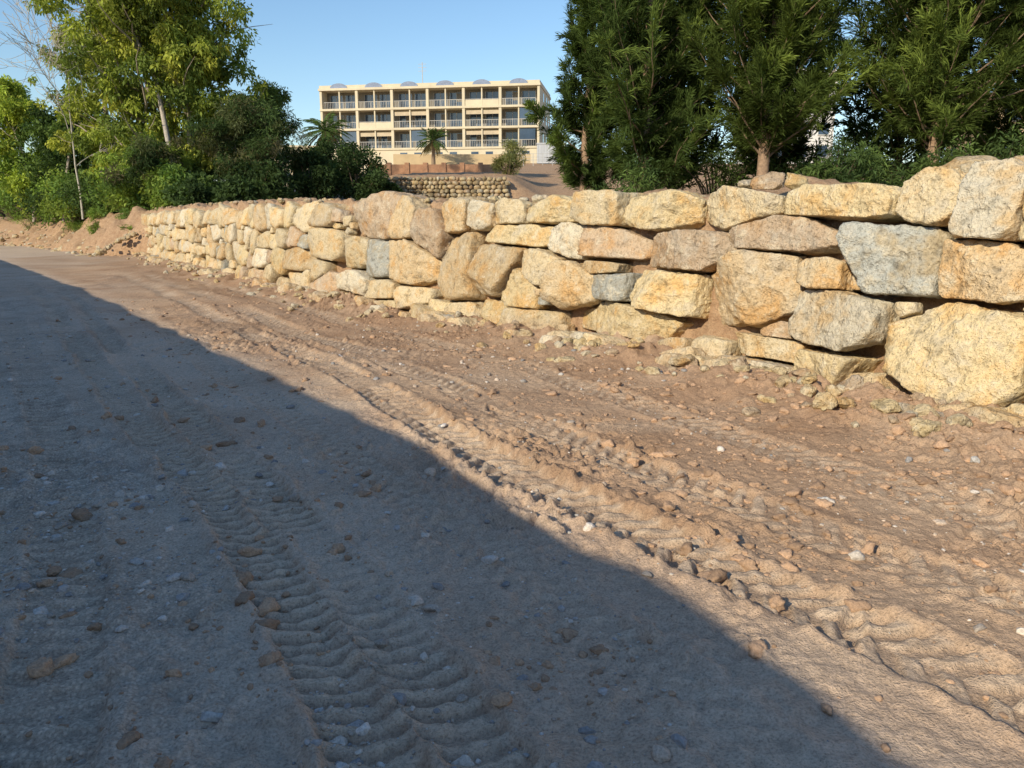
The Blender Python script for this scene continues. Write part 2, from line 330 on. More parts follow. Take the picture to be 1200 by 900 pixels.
for i,q in enumerate(ST):
    s,z,w,h=q[:4];a,b=w/2,h/2;foot=len(q)>5
    mn=(a*b)**.5;c=np.clip(mn*1.05,.09,.5)
    Ns=[];Ds=[]
    fa=s>17
    th=rng.uniform(-.12,.12)*(2.2 if fa else 1)
    for dx,dz in ((1,0),(-1,0),(0,1),(0,-1)):
        t2=th+rng.uniform(-.26,.26);n2=np.array([dx*math.cos(t2)-dz*math.sin(t2),dx*math.sin(t2)+dz*math.cos(t2)])
        Ns.append([n2[0],rng.uniform(-.04,.10),n2[1]]);Ds.append((a if dx else b)*1.04)
    for sx in (-1,1):
        for sz in (-1,1):
            n2=np.array([sx*b,sz*a*rng.uniform(.5,1.8)]);n2/=np.linalg.norm(n2)
            sup=abs(n2[0])*a+abs(n2[1])*b;Ns.append([n2[0],rng.uniform(-.25,.1),n2[1]]);Ds.append(sup*rng.uniform(.76,1.04))
    if not foot:
        near=np.where((np.abs(A[:,0]-s)<A[:,2]+a+.1)&(np.abs(A[:,1]-z)<A[:,3]+b+.1))[0]
        for jn in near:
            if jn==i or len(ST[jn])>5: continue
            ds=A[jn,0]-s;dz=A[jn,1]-z;aj,bj=A[jn,2],A[jn,3]
            q1=ds/(a+aj);q2=dz/(b+bj);ep=1.5 if fa else 2.3
            n2=np.array([np.sign(q1)*abs(q1)**ep/(a+aj),np.sign(q2)*abs(q2)**ep/(b+bj)])
            l=np.linalg.norm(n2)
            if l<1e-9: continue
            n2/=l;dist=ds*n2[0]+dz*n2[1];ri=math.hypot(a*n2[0],b*n2[1]);rj=math.hypot(aj*n2[0],bj*n2[1])
            if dist<(ri+rj)*1.2:
                Ns.append([n2[0],0,n2[1]]);Ds.append(max(dist*ri/(ri+rj)-.011,.03))
    Ns.append([rng.uniform(-.28,.28),-1,rng.uniform(-.12,.3)]);Ds.append(c)
    Ns.append([rng.uniform(-.5,.5),-1,rng.uniform(-.45,.55)]);Ds.append(c*rng.uniform(.96,1.08))
    for k in range(4):
        v=np.array([rng.uniform(-1,1),-rng.uniform(.45,1),rng.uniform(-1,1)]);v/=np.linalg.norm(v)
        sup=abs(v[0])*a+abs(v[1])*c+abs(v[2])*b;Ns.append(list(v));Ds.append(sup*rng.uniform(.74,.96))
    Ns.append([0,1,0]);Ds.append(c)
    Ns=np.array(Ns);ln=np.linalg.norm(Ns,axis=1);Ns=Ns/ln[:,None];Ds=np.array(Ds)
    n0=BAT*z+c+rng.uniform(-.10,.06)
    if foot: n0=q[5]+rng.uniform(0,.1)
    if mn<.14 and not foot: n0+=rng.uniform(.02,.11)
    ctr=wallpos(s,n0,z);_,_,tx,ty=cur(s)
    lean=.12;fr=(np.array([tx,ty,0]),np.array([ty*1,-tx*1,-lean]),np.array([ty*lean,-tx*lean,1]))
    fr=tuple(f/np.linalg.norm(f) for f in fr)
    sub=6 if (s<10.5 and mn>.25 and s>5) else 5 if s<19 and mn>.12 and s>4 else 4 if s<36 else 3
    v,f=build_stone(ctr,a,c,b,Ns,Ds,fr,sub,rng.uniform(40,75),i%97,.12)
    col=np.array(q[4] if q[4] is not None else PALETTE[rng.integers(len(PALETTE))] if rng.random()>.03 else GREY)*rng.uniform(.84,1.08)
    k=(1-sst(v[:,2],.03,.40))*.75*np.clip(.6+fbm3(v*5,2,3),0,1)
    cc=col[None]*(1-k[:,None])+np.array([.42,.29,.19])[None]*k[:,None]
    allV.append(v);allF.append(f+base);allC.append(cc);base+=len(v)
mesh_np("stone_retaining_wall",np.concatenate(allV),np.concatenate(allF),[M_STONE],True,np.concatenate(allC))

# ------------------------------------------------------------------ rock scatter
def scatter(name,P_,R_,col,mat,subf,flat=.7,amp=.16):
    aV=[];aF=[];aC=[];b0=0
    for i in range(len(P_)):
        sub=subf(R_[i],P_[i]);D,Fi=ICO[sub]
        ax=np.array([rng.uniform(.75,1.35),rng.uniform(.65,1.1),rng.uniform(.45,.85)*flat/.7])
        Nn=rng.normal(size=(9,3));Nn/=np.linalg.norm(Nn,axis=1)[:,None];Nd=rng.uniform(.62,1.0,9)
        q=np.maximum(D@Nn.T,0)/Nd;r=np.minimum((q**14).sum(1)**(-1/14),1.15)
        v=D*r[:,None]
        if sub>=3: v=v*(1+amp*fbm3(v*2.2+rng.uniform(-30,30,3),2,i%50))[:,None]
        v=v*ax*R_[i];a=rng.uniform(0,6.28);ca,sa=math.cos(a),math.sin(a)
        tl=rng.uniform(-.35,.35);v=np.stack([v[:,0],v[:,1]*math.cos(tl)-v[:,2]*math.sin(tl),v[:,1]*math.sin(tl)+v[:,2]*math.cos(tl)],1)
        v=np.stack([v[:,0]*ca-v[:,1]*sa,v[:,0]*sa+v[:,1]*ca,v[:,2]],1)+P_[i]
        aV.append(v);aF.append(Fi+b0);aC.append(np.repeat(col[i][None],len(v),0));b0+=len(v)
    return mesh_np(name,np.concatenate(aV),np.concatenate(aF),[mat],False,np.concatenate(aC))
def cand(n,ymax):
    y=1.2+(ymax-1.2)*rng.random(n)**1.7;x=rng.uniform(-1,1,n)*(1.2+y*.85);return x,y
def dens(x,y):
    xa=np.interp(y,TR[0][0],TR[0][1]);return x-xa
x,y=cand(54000,13);d=dens(x,y);nw=wall_n(x,y)
pr=np.where(d<.05,.72,.17)+np.where(d<-.9,.2,0);pr=pr*np.clip(.6+1.6*fbm2(x*.9,y*.9,3,71),.03,1.4)
k=(rng.random(len(x))<pr)&(nw<-.1);x,y=x[k],y[k]
R_=np.clip(.0042*(1-rng.random(len(x)))**(-1/1.85),0,.032)
pal=np.array([(.50,.48,.45),(.38,.36,.345),(.58,.52,.45),(.30,.29,.285),(.52,.42,.33),(.64,.58,.52),(.42,.36,.30)])
col=pal[rng.integers(0,len(pal),len(x))]*rng.uniform(.8,1.15,(len(x),1))
P_=np.stack([x,y,ground_z(x,y)+R_*.12],-1)
scatter("gravel",P_,R_,col,M_PEB,lambda r,p:3 if r>.016 and p[1]<5 else 2 if r>.007 else 1)
x,y=cand(42000,17);d=dens(x,y);nw=wall_n(x,y)
pr=np.where(d>.8,.42,.14)*np.clip(.45+1.7*fbm2(x*.8,y*.8,3,73),.03,1.5)+.85*np.exp(-((nw+.6)/.8)**2)
k=(rng.random(len(x))<pr)&(nw<-.02);x,y=x[k],y[k]
R_=np.clip(.0062*(1-rng.random(len(x)))**(-1/1.75),0,.048)
col=np.array([[.42,.275,.175]])*rng.uniform(.7,1.25,(len(x),1))
P_=np.stack([x,y,ground_z(x,y)+R_*.05],-1)
scatter("soil_clods",P_,R_,col,M_PEB,lambda r,p:3 if r>.02 and p[1]<8 else 2 if r>.01 else 1,.65,.3)
rs=[];rr=[]
for t in range(110):
    s=rng.uniform(5.5,S_END);e=rng.uniform(.55,1.6);r=rng.uniform(.04,.12);p=wallpos(s,e,0);rs.append([p[0],p[1],float(terr(p[0:1],p[1:2])[0])-.02]);rr.append(r)
for s,e,r in ((8.9,.8,.17),(8.5,.7,.12),(6.9,.9,.2),(6.5,1.0,.16),(7.2,1.0,.14),(9.3,.9,.1)):
    p=wallpos(s,e,0);rs.append([p[0],p[1],2.02]);rr.append(r)
for t in range(300):
    s=rng.uniform(5.5,S_END)if t<220 else rng.uniform(5.8,11);e=-abs(rng.normal(0,.45))-.1;r=rng.uniform(.03,.095);p=wallpos(s,e,0);rs.append([p[0],p[1],float(ground_z(p[0:1],p[1:2])[0])+r*.2]);rr.append(r)
for t in range(420):
    s=S_END-1+35*rng.random()**1.6;jx=rng.random();e=-2.6+3.2*jx;r=rng.uniform(.05,.22)*(1-.3*jx);p=wallpos(s,e,0);rs.append([p[0],p[1],-.05+1.7*max(0,jx-.12)**.8]);rr.append(r)
pal2=np.array([CREAM,TAN,PINK,WHITE,YEL]);col=pal2[rng.integers(0,5,len(rs))]*.8
scatter("loose_rubble",np.array(rs),np.array(rr),col,M_STONE,lambda r,p:4 if r>.08 and p[1]<20 else 3)

# ------------------------------------------------------------------ unseen wall, added and shaped to cast the ground shadow
EL=math.radians(28);H=3.2;Ls=H/math.tan(EL);sx,sy=.6,.8
SH=[(20,-31),(8,-10.2),(3.5,-1.9),(1.24,2.19),(-.54,5.28),(-2.9,8.6),(-10.3,18.7),(-22,33.8),(-45,62),(-90,115)]
bm=bmesh.new();vs=[]
pp=[Vector((a-sx*Ls,b-sy*Ls)) for a,b in SH]
dense=[]
for i in range(len(pp)-1):
    k=max(2,int((pp[i+1]-pp[i]).length/.3))
    for t in range(k): dense.append(pp[i].lerp(pp[i+1],t/k))
dense.append(pp[-1])
for i,p in enumerate(dense):
    q=dense[min(i+1,len(dense)-1)]-dense[max(i-1,0)];q.normalize();nr=Vector((-q.y,q.x))
    hz=H+.05*float(fbm2(np.array([i*.35]),np.array([3.3]),3,5)[0])
    o=nr*-.45 if nr.x>0 else nr*.45
    vs.append([bm.verts.new((p.x,p.y,-.3)),bm.verts.new((p.x,p.y,hz)),bm.verts.new((p.x+o.x,p.y+o.y,hz)),bm.verts.new((p.x+o.x,p.y+o.y,-.3))])
for i in range(len(vs)-1):
    for a,b_ in ((0,1),(1,2),(2,3)): bm.faces.new((vs[i][a],vs[i+1][a],vs[i+1][b_],vs[i][b_]))
bm.faces.new(vs[0]);bm.faces.new(vs[-1])
me=bpy.data.meshes.new("shadow_caster_wall");bmesh.ops.recalc_face_normals(bm,faces=bm.faces);bm.to_mesh(me);bm.free()
ob=bpy.data.objects.new("shadow_caster_wall",me);sc.collection.objects.link(ob);me.materials.append(plain("concrete",(.55,.50,.44),.9,.25,1.5))

# ------------------------------------------------------------------ vegetation helpers
def tube(path,rad,k=7):
    path=np.array(path,float);n=len(path);V=[];F=[]
    for i in range(n):
        t=path[min(i+1,n-1)]-path[max(i-1,0)];t/=np.linalg.norm(t)+1e-9
        u=np.cross(t,[0,0,1]) if abs(t[2])<.9 else np.cross(t,[1,0,0]);u/=np.linalg.norm(u);v=np.cross(t,u)
        for j in range(k):
            a=2*math.pi*j/k;V.append(path[i]+rad[i]*(math.cos(a)*u+math.sin(a)*v))
    for i in range(n-1):
        for j in range(k): F.append([i*k+j,i*k+(j+1)%k,(i+1)*k+(j+1)%k,(i+1)*k+j])
    return np.array(V),np.array(F)
class Wood:
    def __init__(s): s.V=[];s.F=[];s.C=[];s.b=0
    def add(s,path,rad,col,k=6):
        v,f=tube(path,rad,k);s.V.append(v);s.F.append(f+s.b);s.C.append(np.repeat(np.array(col)[None],len(v),0));s.b+=len(v)
    def make(s,name,parent): return mesh_np(name,np.concatenate(s.V),np.concatenate(s.F),[M_BARK],True,np.concatenate(s.C),parent)
def empty(name,loc):
    e=bpy.data.objects.new(name,None);e.location=loc;sc.collection.objects.link(e);e.empty_display_size=.5;return e
def blades(P0,Dr,Ln,Wd,Cc):
    n=len(P0);r=rng.normal(size=(n,3));sd=np.cross(Dr,r);sd/=np.linalg.norm(sd,axis=1)[:,None]+1e-9
    w=sd*(Wd[:,None]/2);m=P0+Dr*(Ln*.5)[:,None];e=P0+Dr*Ln[:,None]
    e=e-np.array([0,0,1])*(Ln*.12)[:,None]
    V=np.stack([P0,m-w,e,m+w],1).reshape(-1,3);F=np.arange(n*4).reshape(n,4);return V,F,np.repeat(Cc,4,0)
def unit(v): return v/(np.linalg.norm(v,axis=-1,keepdims=True)+1e-9)
def casuarina(name,loc,Ht,Rm,nl,seed,dens_=66,green=(.055,.10,.03),lo=.03,lean=0,nw_=.021,tr=.13,low=.8,lobe=.25):
    rg=np.random.default_rng(seed);par=empty(name,loc);W=Wood()
    tp=[];
    for i in range(12):
        t=i/11;tp.append([lean*t+.3*math.sin(t*4+seed)*t,.2*math.cos(t*3+seed)*t,Ht*t])
    tp=np.array(tp);W.add(tp,[tr*(1-.93*i/11)+.01 for i in range(12)],(.30,.20,.13),9)
    P0=[];Dr=[];Cc=[];Ln=[]
    for i in range(nl):
        t=lo+(1-lo)*((i+.5)/nl)**1.1;ang=i*2.4+rg.uniform(-.5,.5)
        prof=min(1,low+(t-lo)*2.0)*(1-.62*t)+.06
        lob=.86+lobe*math.sin(ang*2+seed+t*9)
        Lh=Rm*1.25*prof*rg.uniform(.6,1.2)*lob;up=rg.uniform(.1,.9)+.6*t
        z0=np.array([np.interp(t*11,range(12),tp[:,k]) for k in range(3)])
        d0=np.array([math.cos(ang),math.sin(ang),up])
        path=[z0];p=z0.copy();m_=7
        for k in range(m_):
            dd=unit(d0+np.array([0,0,.14*k])+rg.normal(size=3)*.16);p=p+dd*Lh/m_*1.12;path.append(p.copy())
        path=np.array(path);W.add(path,[max(.035*(1-t*.6)*(1-k/m_),.006) for k in range(m_+1)],(.20,.14,.09),5)
        tint=rg.uniform(.55,1.35)
        nt=int(9+12*prof)
        for q in range(nt):
            u=rg.uniform(.06,1.0)*m_;i0=min(int(u),m_-1);pb=path[i0]+(path[i0+1]-path[i0])*(u-i0)
            td=unit(unit(path[i0+1]-path[i0])*.9+rg.normal(size=3)*.6+np.array([0,0,.45]));tl=rg.uniform(.4,1.15)*min(Rm,2.6)/2.6
            nb_=int(dens_*rg.uniform(.5,1.3));a=rg.random(nb_)
            pos=pb+td[None]*(a*tl)[:,None]-np.array([0,0,.10])*(a**2*tl)[:,None]+rg.normal(size=(nb_,3))*.028
            dr=unit(td[None]*1.0+rg.normal(size=(nb_,3))*.36+np.array([0,0,-.12]))
            P0.append(pos);Dr.append(dr);Ln.append(rg.uniform(.16,.36,nb_)*(1.15-.55*a))
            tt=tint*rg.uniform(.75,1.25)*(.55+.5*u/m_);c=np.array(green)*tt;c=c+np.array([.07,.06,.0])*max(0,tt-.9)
            Cc.append(c[None]*rg.uniform(.75,1.25,(nb_,1)))
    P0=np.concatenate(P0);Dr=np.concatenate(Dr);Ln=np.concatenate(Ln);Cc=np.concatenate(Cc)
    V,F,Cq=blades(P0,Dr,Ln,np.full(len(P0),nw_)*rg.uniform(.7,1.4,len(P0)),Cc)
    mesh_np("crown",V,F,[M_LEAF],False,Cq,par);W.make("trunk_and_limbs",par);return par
def leafclump(cs,rs,npc,size,cols,seed,droop=0.0,asp=.5,shell=.5):
    rg=np.random.default_rng(seed);P0=[];Dr=[];Ln=[];Cc=[]
    for i,(c,r) in enumerate(zip(cs,rs)):
        nn=max(6,int(npc*(r/np.mean(rs))**2));d=unit(rg.normal(size=(nn,3)));rad=rg.random(nn)**shell*r*(1+.35*vn3(d[:,0]*2+i,d[:,1]*2,d[:,2]*2,3))
        P0.append(c+d*rad[:,None]*np.array([1,1,.85]));Dr.append(unit(d*.6+rg.normal(size=(nn,3))*.8+np.array([0,0,-droop])));Ln.append(rg.uniform(.6,1.3,nn)*size)
        cc=np.array(cols[rg.integers(len(cols))])*rg.uniform(.7,1.25);Cc.append(cc[None]*rg.uniform(.7,1.3,(nn,1)))
    P0=np.concatenate(P0);Dr=np.concatenate(Dr);Ln=np.concatenate(Ln);Cc=np.concatenate(Cc)
    return blades(P0,Dr,Ln,Ln*asp,Cc)
def broadtree(name,loc,Ht,Rm,nb_,seed,cols,size=.22,npc=130,lo=.2,droop=.5,barkc=(.33,.28,.22),gap=.75,trunks=1,asp=.4,rclump=.11):
    rg=np.random.default_rng(seed);par=empty(name,loc);W=Wood();cs=[];rs=[]
    for tk in range(trunks):
        off=rg.uniform(-.5,.5,2)*(trunks-1)*.8;ln=rg.uniform(-.12,.12,2)*Ht*(1 if trunks>1 else .4)
        tp=np.array([[off[0]+ln[0]*t+.3*math.sin(t*5+seed+tk),off[1]+ln[1]*t+.3*math.cos(t*4+tk),Ht*.93*t] for t in np.linspace(0,1,12)])
        W.add(tp,[.012*Ht*(1-.9*t)/trunks**.5+.02 for t in np.linspace(0,1,12)],barkc,8)
        for i in range(nb_//trunks):
            t=lo+(1-lo)*rg.random();ang=rg.uniform(0,6.28);prof=math.sin(math.pi*min(1,(t-lo)/(1-lo)*.72+.28))**.7
            Lh=Rm*prof*rg.uniform(.5,1.15);z0=np.array([np.interp(t*11,range(12),tp[:,k]) for k in range(3)])
            d0=np.array([math.cos(ang),math.sin(ang),rg.uniform(.2,1.0)]);p=z0.copy();path=[p.copy()]
            for k in range(6):
                p=p+unit(d0+rg.normal(size=3)*.25+np.array([0,0,.05*k-.1]))*Lh/6*1.15;path.append(p.copy())
                if k>=1 and rg.random()<gap:
                    cs.append(p+rg.normal(size=3)*Rm*.09);rs.append(Rm*rclump*rg.uniform(.6,1.6))
            W.add(path,[.005*Ht*(1-k/6.6)*(1.15-t) for k in range(7)],barkc,5)
    V,F,Cq=leafclump(cs,rs,npc,size,cols,seed,droop,asp)
    mesh_np("crown",V,F,[M_LEAF],False,Cq,par);W.make("trunk_and_limbs",par);return par
def bush(name,loc,R_,h,seed,cols,size=.12,nclump=26,npc=150,asp=.5):
    rg=np.random.default_rng(seed);par=empty(name,loc);W=Wood();cs=[];rs=[]
    for i in range(nclump):
        a=rg.uniform(0,6.28);r=R_*rg.random()**.6*.85;zz=h*(.12+.75*rg.random()*(1-.45*(r/R_)**2));c=np.array([r*math.cos(a),r*math.sin(a),zz]);cs.append(c);rs.append(min(R_,h)*.27*rg.uniform(.6,1.4))
        W.add([np.array([c[0]*.15,c[1]*.15,-.1]),c*np.array([.5,.5,.55]),c],[.035*h/2,.025*h/2,.008*h/2],(.2,.15,.1),4)
    V,F,Cq=leafclump(cs,rs,npc,size,cols,seed,.1,asp);mesh_np("foliage",V,F,[M_LEAF],False,Cq,par);W.make("stems",par);return par
def baretree(name,loc,Ht,seed,col=(.42,.37,.32),spread=.5):
    rg=np.random.default_rng(seed);par=empty(name,loc);W=Wood()
    def grow(p,d,L_,r,lv):
        path=[p.copy()];q=p.copy();dd=d.copy();n=6
        for k in range(n):
            dd=unit(dd+rg.normal(size=3)*.13+np.array([0,0,.04]));q=q+dd*L_/n;path.append(q.copy())
            if lv>0 and k>=1:
                for _ in range(2 if lv<3 else 1):
                    if rg.random()<.85: grow(q.copy(),unit(dd+rg.normal(size=3)*spread),L_*rg.uniform(.4,.65),r*(1-k/7)*.55,lv-1)
        W.add(path,[max(r*(1-k/(n+.8)),.012) for k in range(n+1)],col,5 if lv>1 else 3)
    grow(np.zeros(3),np.array([0,0,1.]),Ht,Ht*.009,3)
    W.make("branches",par);return par
def palm(name,loc,Ht,fl,seed,nf=34):
    rg=np.random.default_rng(seed);par=empty(name,loc);W=Wood()
    W.add([[0,0,-.2],[0.03,0,Ht*.5],[0,0,Ht]],[.3,.24,.27],(.25,.18,.12),10)
    P0=[];Dr=[];Ln=[];Cc=[]
    for i in range(nf):
        a=i*2.4;e=rg.uniform(-.5,1.3);d=np.array([math.cos(a)*math.cos(e),math.sin(a)*math.cos(e),math.sin(e)]);p=np.array([0,0,Ht*1.0]);path=[p.copy()]
        c=np.array((.08,.13,.04) if e>-.2 else (.15,.12,.06))*rg.uniform(.8,1.2)
        for k in range(9):
            d=unit(d+np.array([0,0,-.14]));p=p+d*fl/9;path.append(p.copy());sd=unit(np.cross(d,[0,0,1.]))
            for m_ in range(5):
                for sg in (-1,1):
                    P0.append(p-d*fl/9*m_/5);Dr.append(unit(sd*sg+d*.7+np.array([0,0,-.25])));Ln.append(fl*.24*math.sin(math.pi*min(.95,(k+1.5)/10)));Cc.append(c)
        W.add(path,[.03*(1-k/10) for k in range(10)],(.12,.13,.05),3)
    P0,Dr,Ln,Cc=map(np.array,(P0,Dr,Ln,Cc));V,F,Cq=blades(P0,Dr,Ln,Ln*.1,Cc);mesh_np("fronds",V,F,[M_LEAF],False,Cq,par);W.make("trunk",par)
def tz(x,y): return float(terr(np.array([float(x)]),np.array([float(y)]))[0])
def at(x,y,dz=-.1): return (x,y,tz(x,y)+dz)
G1=(.085,.13,.038);G2=(.105,.15,.038);G3=(.06,.098,.038)
casuarina("casuarina_tree",at(3.5,21),13.0,2.1,140,11,green=G1)
casuarina("casuarina_tree",at(2.0,22.0),8.0,1.2,70,12,green=G1)
casuarina("casuarina_tree",at(6.1,19.5),13,2.1,140,13,green=G2,lo=.075,tr=.14)
casuarina("casuarina_tree",at(10.2,19.5),13.5,2.9,190,14,green=G2,lo=.08,tr=.15,low=.75)
casuarina("casuarina_tree",at(13.4,20.5),13.0,2.9,170,15,green=G2,lo=.04)
casuarina("casuarina_tree",at(8.2,25),7.8,2.2,80,16,green=G3,nw_=.042,dens_=34)
casuarina("casuarina_tree",at(5.0,25),11.0,2.3,90,17,green=G3,nw_=.042,dens_=34)
casuarina("casuarina_tree",at(16.6,19.5),11.0,2.5,90,18,green=G2,lo=.05,nw_=.036,dens_=38)
casuarina("casuarina_tree",at(12.5,26),12.0,2.8,90,19,green=G3,lo=.04,nw_=.048,dens_=34)
casuarina("casuarina_tree",at(16.5,25),12.0,2.8,80,20,green=G3,lo=.04,nw_=.048,dens_=34)
BG=[(.075,.12,.042),(.11,.165,.048),(.058,.095,.035)]
for i,(x,y,r,h) in enumerate([(6.9,17,1.0,1.4),(8.3,20.5,1.5,1.9),(11.3,18.4,1.5,1.9),(3.2,20,1.2,1.2),(10.2,23,1.8,2.6),(14.5,18.0,1.8,2.0),(5.6,22,1.6,2.0),(13.5,24,2.4,3.2),(9.4,17.6,.9,1.2)]):
    bush("shrub",at(x,y),r,h,100+i,BG,.14,24,150,.22)
YG=[(.32,.37,.07),(.24,.30,.065),(.38,.40,.075),(.15,.20,.05),(.28,.33,.07)]
DG=[(.055,.088,.034),(.08,.125,.045),(.045,.073,.03)]
TM=DG+[(.15,.15,.075),(.11,.13,.06),(.17,.16,.09)]
BGn=[(.19,.28,.06),(.13,.21,.055),(.24,.32,.07)]
broadtree("eucalyptus_tree",at(-19.6,46),23,5.4,160,21,YG,.26,140,lo=.08,droop=.8,trunks=2,gap=.66,rclump=.095)
broadtree("eucalyptus_tree",at(-24.5,50),17,3.8,80,22,YG,.26,130,lo=.12,droop=.8,gap=.66,rclump=.10)
broadtree("eucalyptus_tree",at(-17.6,44.5),12.5,3.2,76,29,YG,.26,120,lo=.10,droop=.8,rclump=.12)
broadtree("tamarisk_tree",at(-14.4,44),5.2,3.1,56,23,TM,.22,170,lo=.1,droop=.3,trunks=3,asp=.2,gap=.85,rclump=.14)
broadtree("tamarisk_tree",at(-18.4,41.5),3.2,2.3,40,24,TM+BGn+BGn,.20,160,lo=.1,droop=.3,trunks=3,asp=.25,gap=.8,rclump=.15)
broadtree("tamarisk_tree",at(-16.4,52),7.2,2.5,44,28,[(.11,.16,.055),(.17,.22,.06)],.26,140,lo=.1,droop=.3,trunks=2,asp=.25,gap=.8,rclump=.13)
baretree("bare_tree",at(-18.2,43.0),20,31)
baretree("bare_tree",at(-29.5,52),15,32,(.35,.3,.25))
baretree("bare_tree",at(-25.5,47),9,33,(.45,.42,.36),.7)
broadtree("poplar_tree",at(-34,56),9.5,3.3,50,25,[(.32,.40,.07),(.24,.33,.07),(.38,.43,.08)],.3,160,lo=.15,droop=.2,rclump=.15)
broadtree("acacia_tree",at(-29,54),7.5,3.4,40,26,BG,.3,150,lo=.12,droop=.2,rclump=.15)
bl=[(-11.4,45,1.7,3.2,DG),(-9.0,46.5,2.0,4.0,DG),(-13.4,42,2.3,2.6,DG),(-12,50,2.0,3.0,DG),(-7.6,47.2,.9,1.6,DG),
    (-17,40.5,1.8,2.2,BGn),(-19.5,43,2.2,2.6,BGn),(-22,46,2.4,3.2,BGn),(-25,49,2.5,3.0,BG),(-28,51,2.6,3.4,BGn),(-31,55,3,4.0,BG),(-36,60,3.4,4.5,BGn),(-41,66,4,5,BGn),(-15.3,39,1.4,1.6,BG),(-21,50,3,5,DG),(-26,55,3,5.0,DG),(-47,74,5,6,BG),(-14.6,36.5,1.2,1.2,DG),(-12.2,36,1.2,1.5,DG)]
for i,(x,y,r,h,cc) in enumerate(bl): bush("bush",at(x,y),r,h,200+i,cc,.22,32,190,.45)
for i,(s,e,r,h) in enumerate([(46,-.2,.5,.6),(48.5,.4,.8,.9),(52,-.6,.6,.7),(55,.2,.9,1.0),(60,-.3,1,1.0),(66,.3,1.2,1.3),(44.5,.9,.6,.8),(33,1.0,.4,.5),(72,0,1.4,1.5)]):
    p=wallpos(s,e,0);bush("weed",(p[0],p[1],1.5 if e>0 else 1.0),r,h,400+i,BGn+[(.2,.19,.09)],.13,16,120,.25)
bush("shrub",at(-.2,58),1.3,3.0,300,[(.22,.23,.08),(.15,.17,.07)],.3,24,140,.12)
bush("shrub",at(-15.5,70),2.4,4.0,301,DG,.3,30,150,.4)
palm("palm_tree",at(-10.2,104),3.0,2.7,41);palm("palm_tree",at(-19.4,84),5.6,3.2,42);palm("palm_tree",at(-26,98),6.0,3.0,43)

# ------------------------------------------------------------------ distant structures
def box(bm,x0,x1,y0,y1,z0,z1,mi=0):
    vs=[bm.verts.new((x,y,z)) for z in (z0,z1) for y in (y0,y1) for x in (x0,x1)]
    for f in ((0,2,3,1),(4,5,7,6),(0,1,5,4),(2,6,7,3),(0,4,6,2),(1,3,7,5)):
        fc=bm.faces.new([vs[i] for i in f]);fc.material_index=mi
def bobj(name,bm,mats,parent=None):
    me=bpy.data.meshes.new(name);bm.to_mesh(me);bm.free();o=bpy.data.objects.new(name,me);sc.collection.objects.link(o)
    for m in mats: me.materials.append(m)
    if parent: o.parent=parent
    return o
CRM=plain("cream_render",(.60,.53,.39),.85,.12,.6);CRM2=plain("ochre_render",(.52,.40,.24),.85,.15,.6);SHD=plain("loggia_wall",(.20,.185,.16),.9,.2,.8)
GLS=plain("window_glass",(.05,.08,.13),.12,.3,.4,.8);WHT=plain("white_frame",(.46,.45,.43),.6,.08,2);BLU=plain("blue_tile",(.20,.25,.36),.5,.25,4);BRK=plain("red_brick",(.40,.22,.13),.9,.25,3)
STL=plain("galvanised_steel",(.4,.4,.4),.5,.1,3)
Wd_=33.5;dep=14;rb=np.random.default_rng(5)
B=empty("apartment_building",(4.0,118.0,9.9));B.rotation_euler=(0,0,math.radians(180-9))
fz=[0,2.7,5.6,8.5,11.1]
bm=bmesh.new()
box(bm,0,Wd_,-dep,-2.2,-1,fz[4])
box(bm,0,.35,-2.2,0,0,fz[4]);box(bm,Wd_-.35,Wd_,-2.2,0,0,fz[4])
box(bm,.35,Wd_-.35,-2.2,-.02,-1,fz[1]-.3)
bobj("walls",bm,[CRM],B)
bm=bmesh.new()
for k in (1,2,3): box(bm,-.03,Wd_+.03,-2.195,.12,fz[k]-.3,fz[k])
box(bm,-.12,Wd_+.12,-dep-.1,.2,fz[4],fz[4]+.32);box(bm,0,Wd_,-.3,.02,fz[4]+.32,fz[4]+.75);box(bm,0,.25,-dep,-.3,fz[4]+.32,fz[4]+.75);box(bm,Wd_-.25,Wd_,-dep,-.3,fz[4]+.32,fz[4]+.75)
bobj("slabs_and_parapet",bm,[CRM],B)
bm=bmesh.new();bw=(Wd_-.7)/6
for k in range(1,4):
    for i in range(1,6): box(bm,.35+i*bw-.2,.35+i*bw+.2,-.5,.03,fz[k]+.002,fz[k+1]-(.3 if k<3 else 0)-.002)
    for i in range(6): box(bm,.35+(i+.5)*bw-.09,.35+(i+.5)*bw+.09,-.35,-.05,fz[k]+.002,fz[k+1]-(.3 if k<3 else 0)-.002)
bobj("columns",bm,[CRM],B)
bm=bmesh.new();bg=bmesh.new()
for k in range(1,4):
    for i in range(6):
        a=.35+i*bw+.25;e=.35+(i+1)*bw-.25;z=fz[k];solid=rb.random()<.2
        if solid: box(bm,a,e,-.16,-.08,z+.003,z+.85,0)
        else:
            for t in np.arange(a,e,.26): box(bm,t,t+.035,-.14,-.10,z+.003,z+.9,1)
        box(bm,a,e,-.19,-.06,z+.9,z+.96,1)
        for (u0,u1) in ((.05,.46),(.54,.95)):
            x0=a+(e-a)*u0;x1=a+(e-a)*u1;box(bg,x0,x1,-2.2,-2.14,z+.02,z+2.2,0)
            for xx in (x0,(x0+x1)/2,x1): box(bg,xx-.03,xx+.03,-2.14,-2.09,z+.02,z+2.25,1)
            if rb.random()<.3: box(bg,x0+.06,(x0+x1)/2-.06,-2.135,-2.10,z+.9,z+2.1,2)
        if rb.random()<.15: box(bg,a,e,-.4,-.25,z+1.75,z+2.3,3)
        if k<3 and rb.random()<.3: box(bg,a+.02,(a+e)/2-.12,-.2,-.17,z+.98,z+2.5,0)
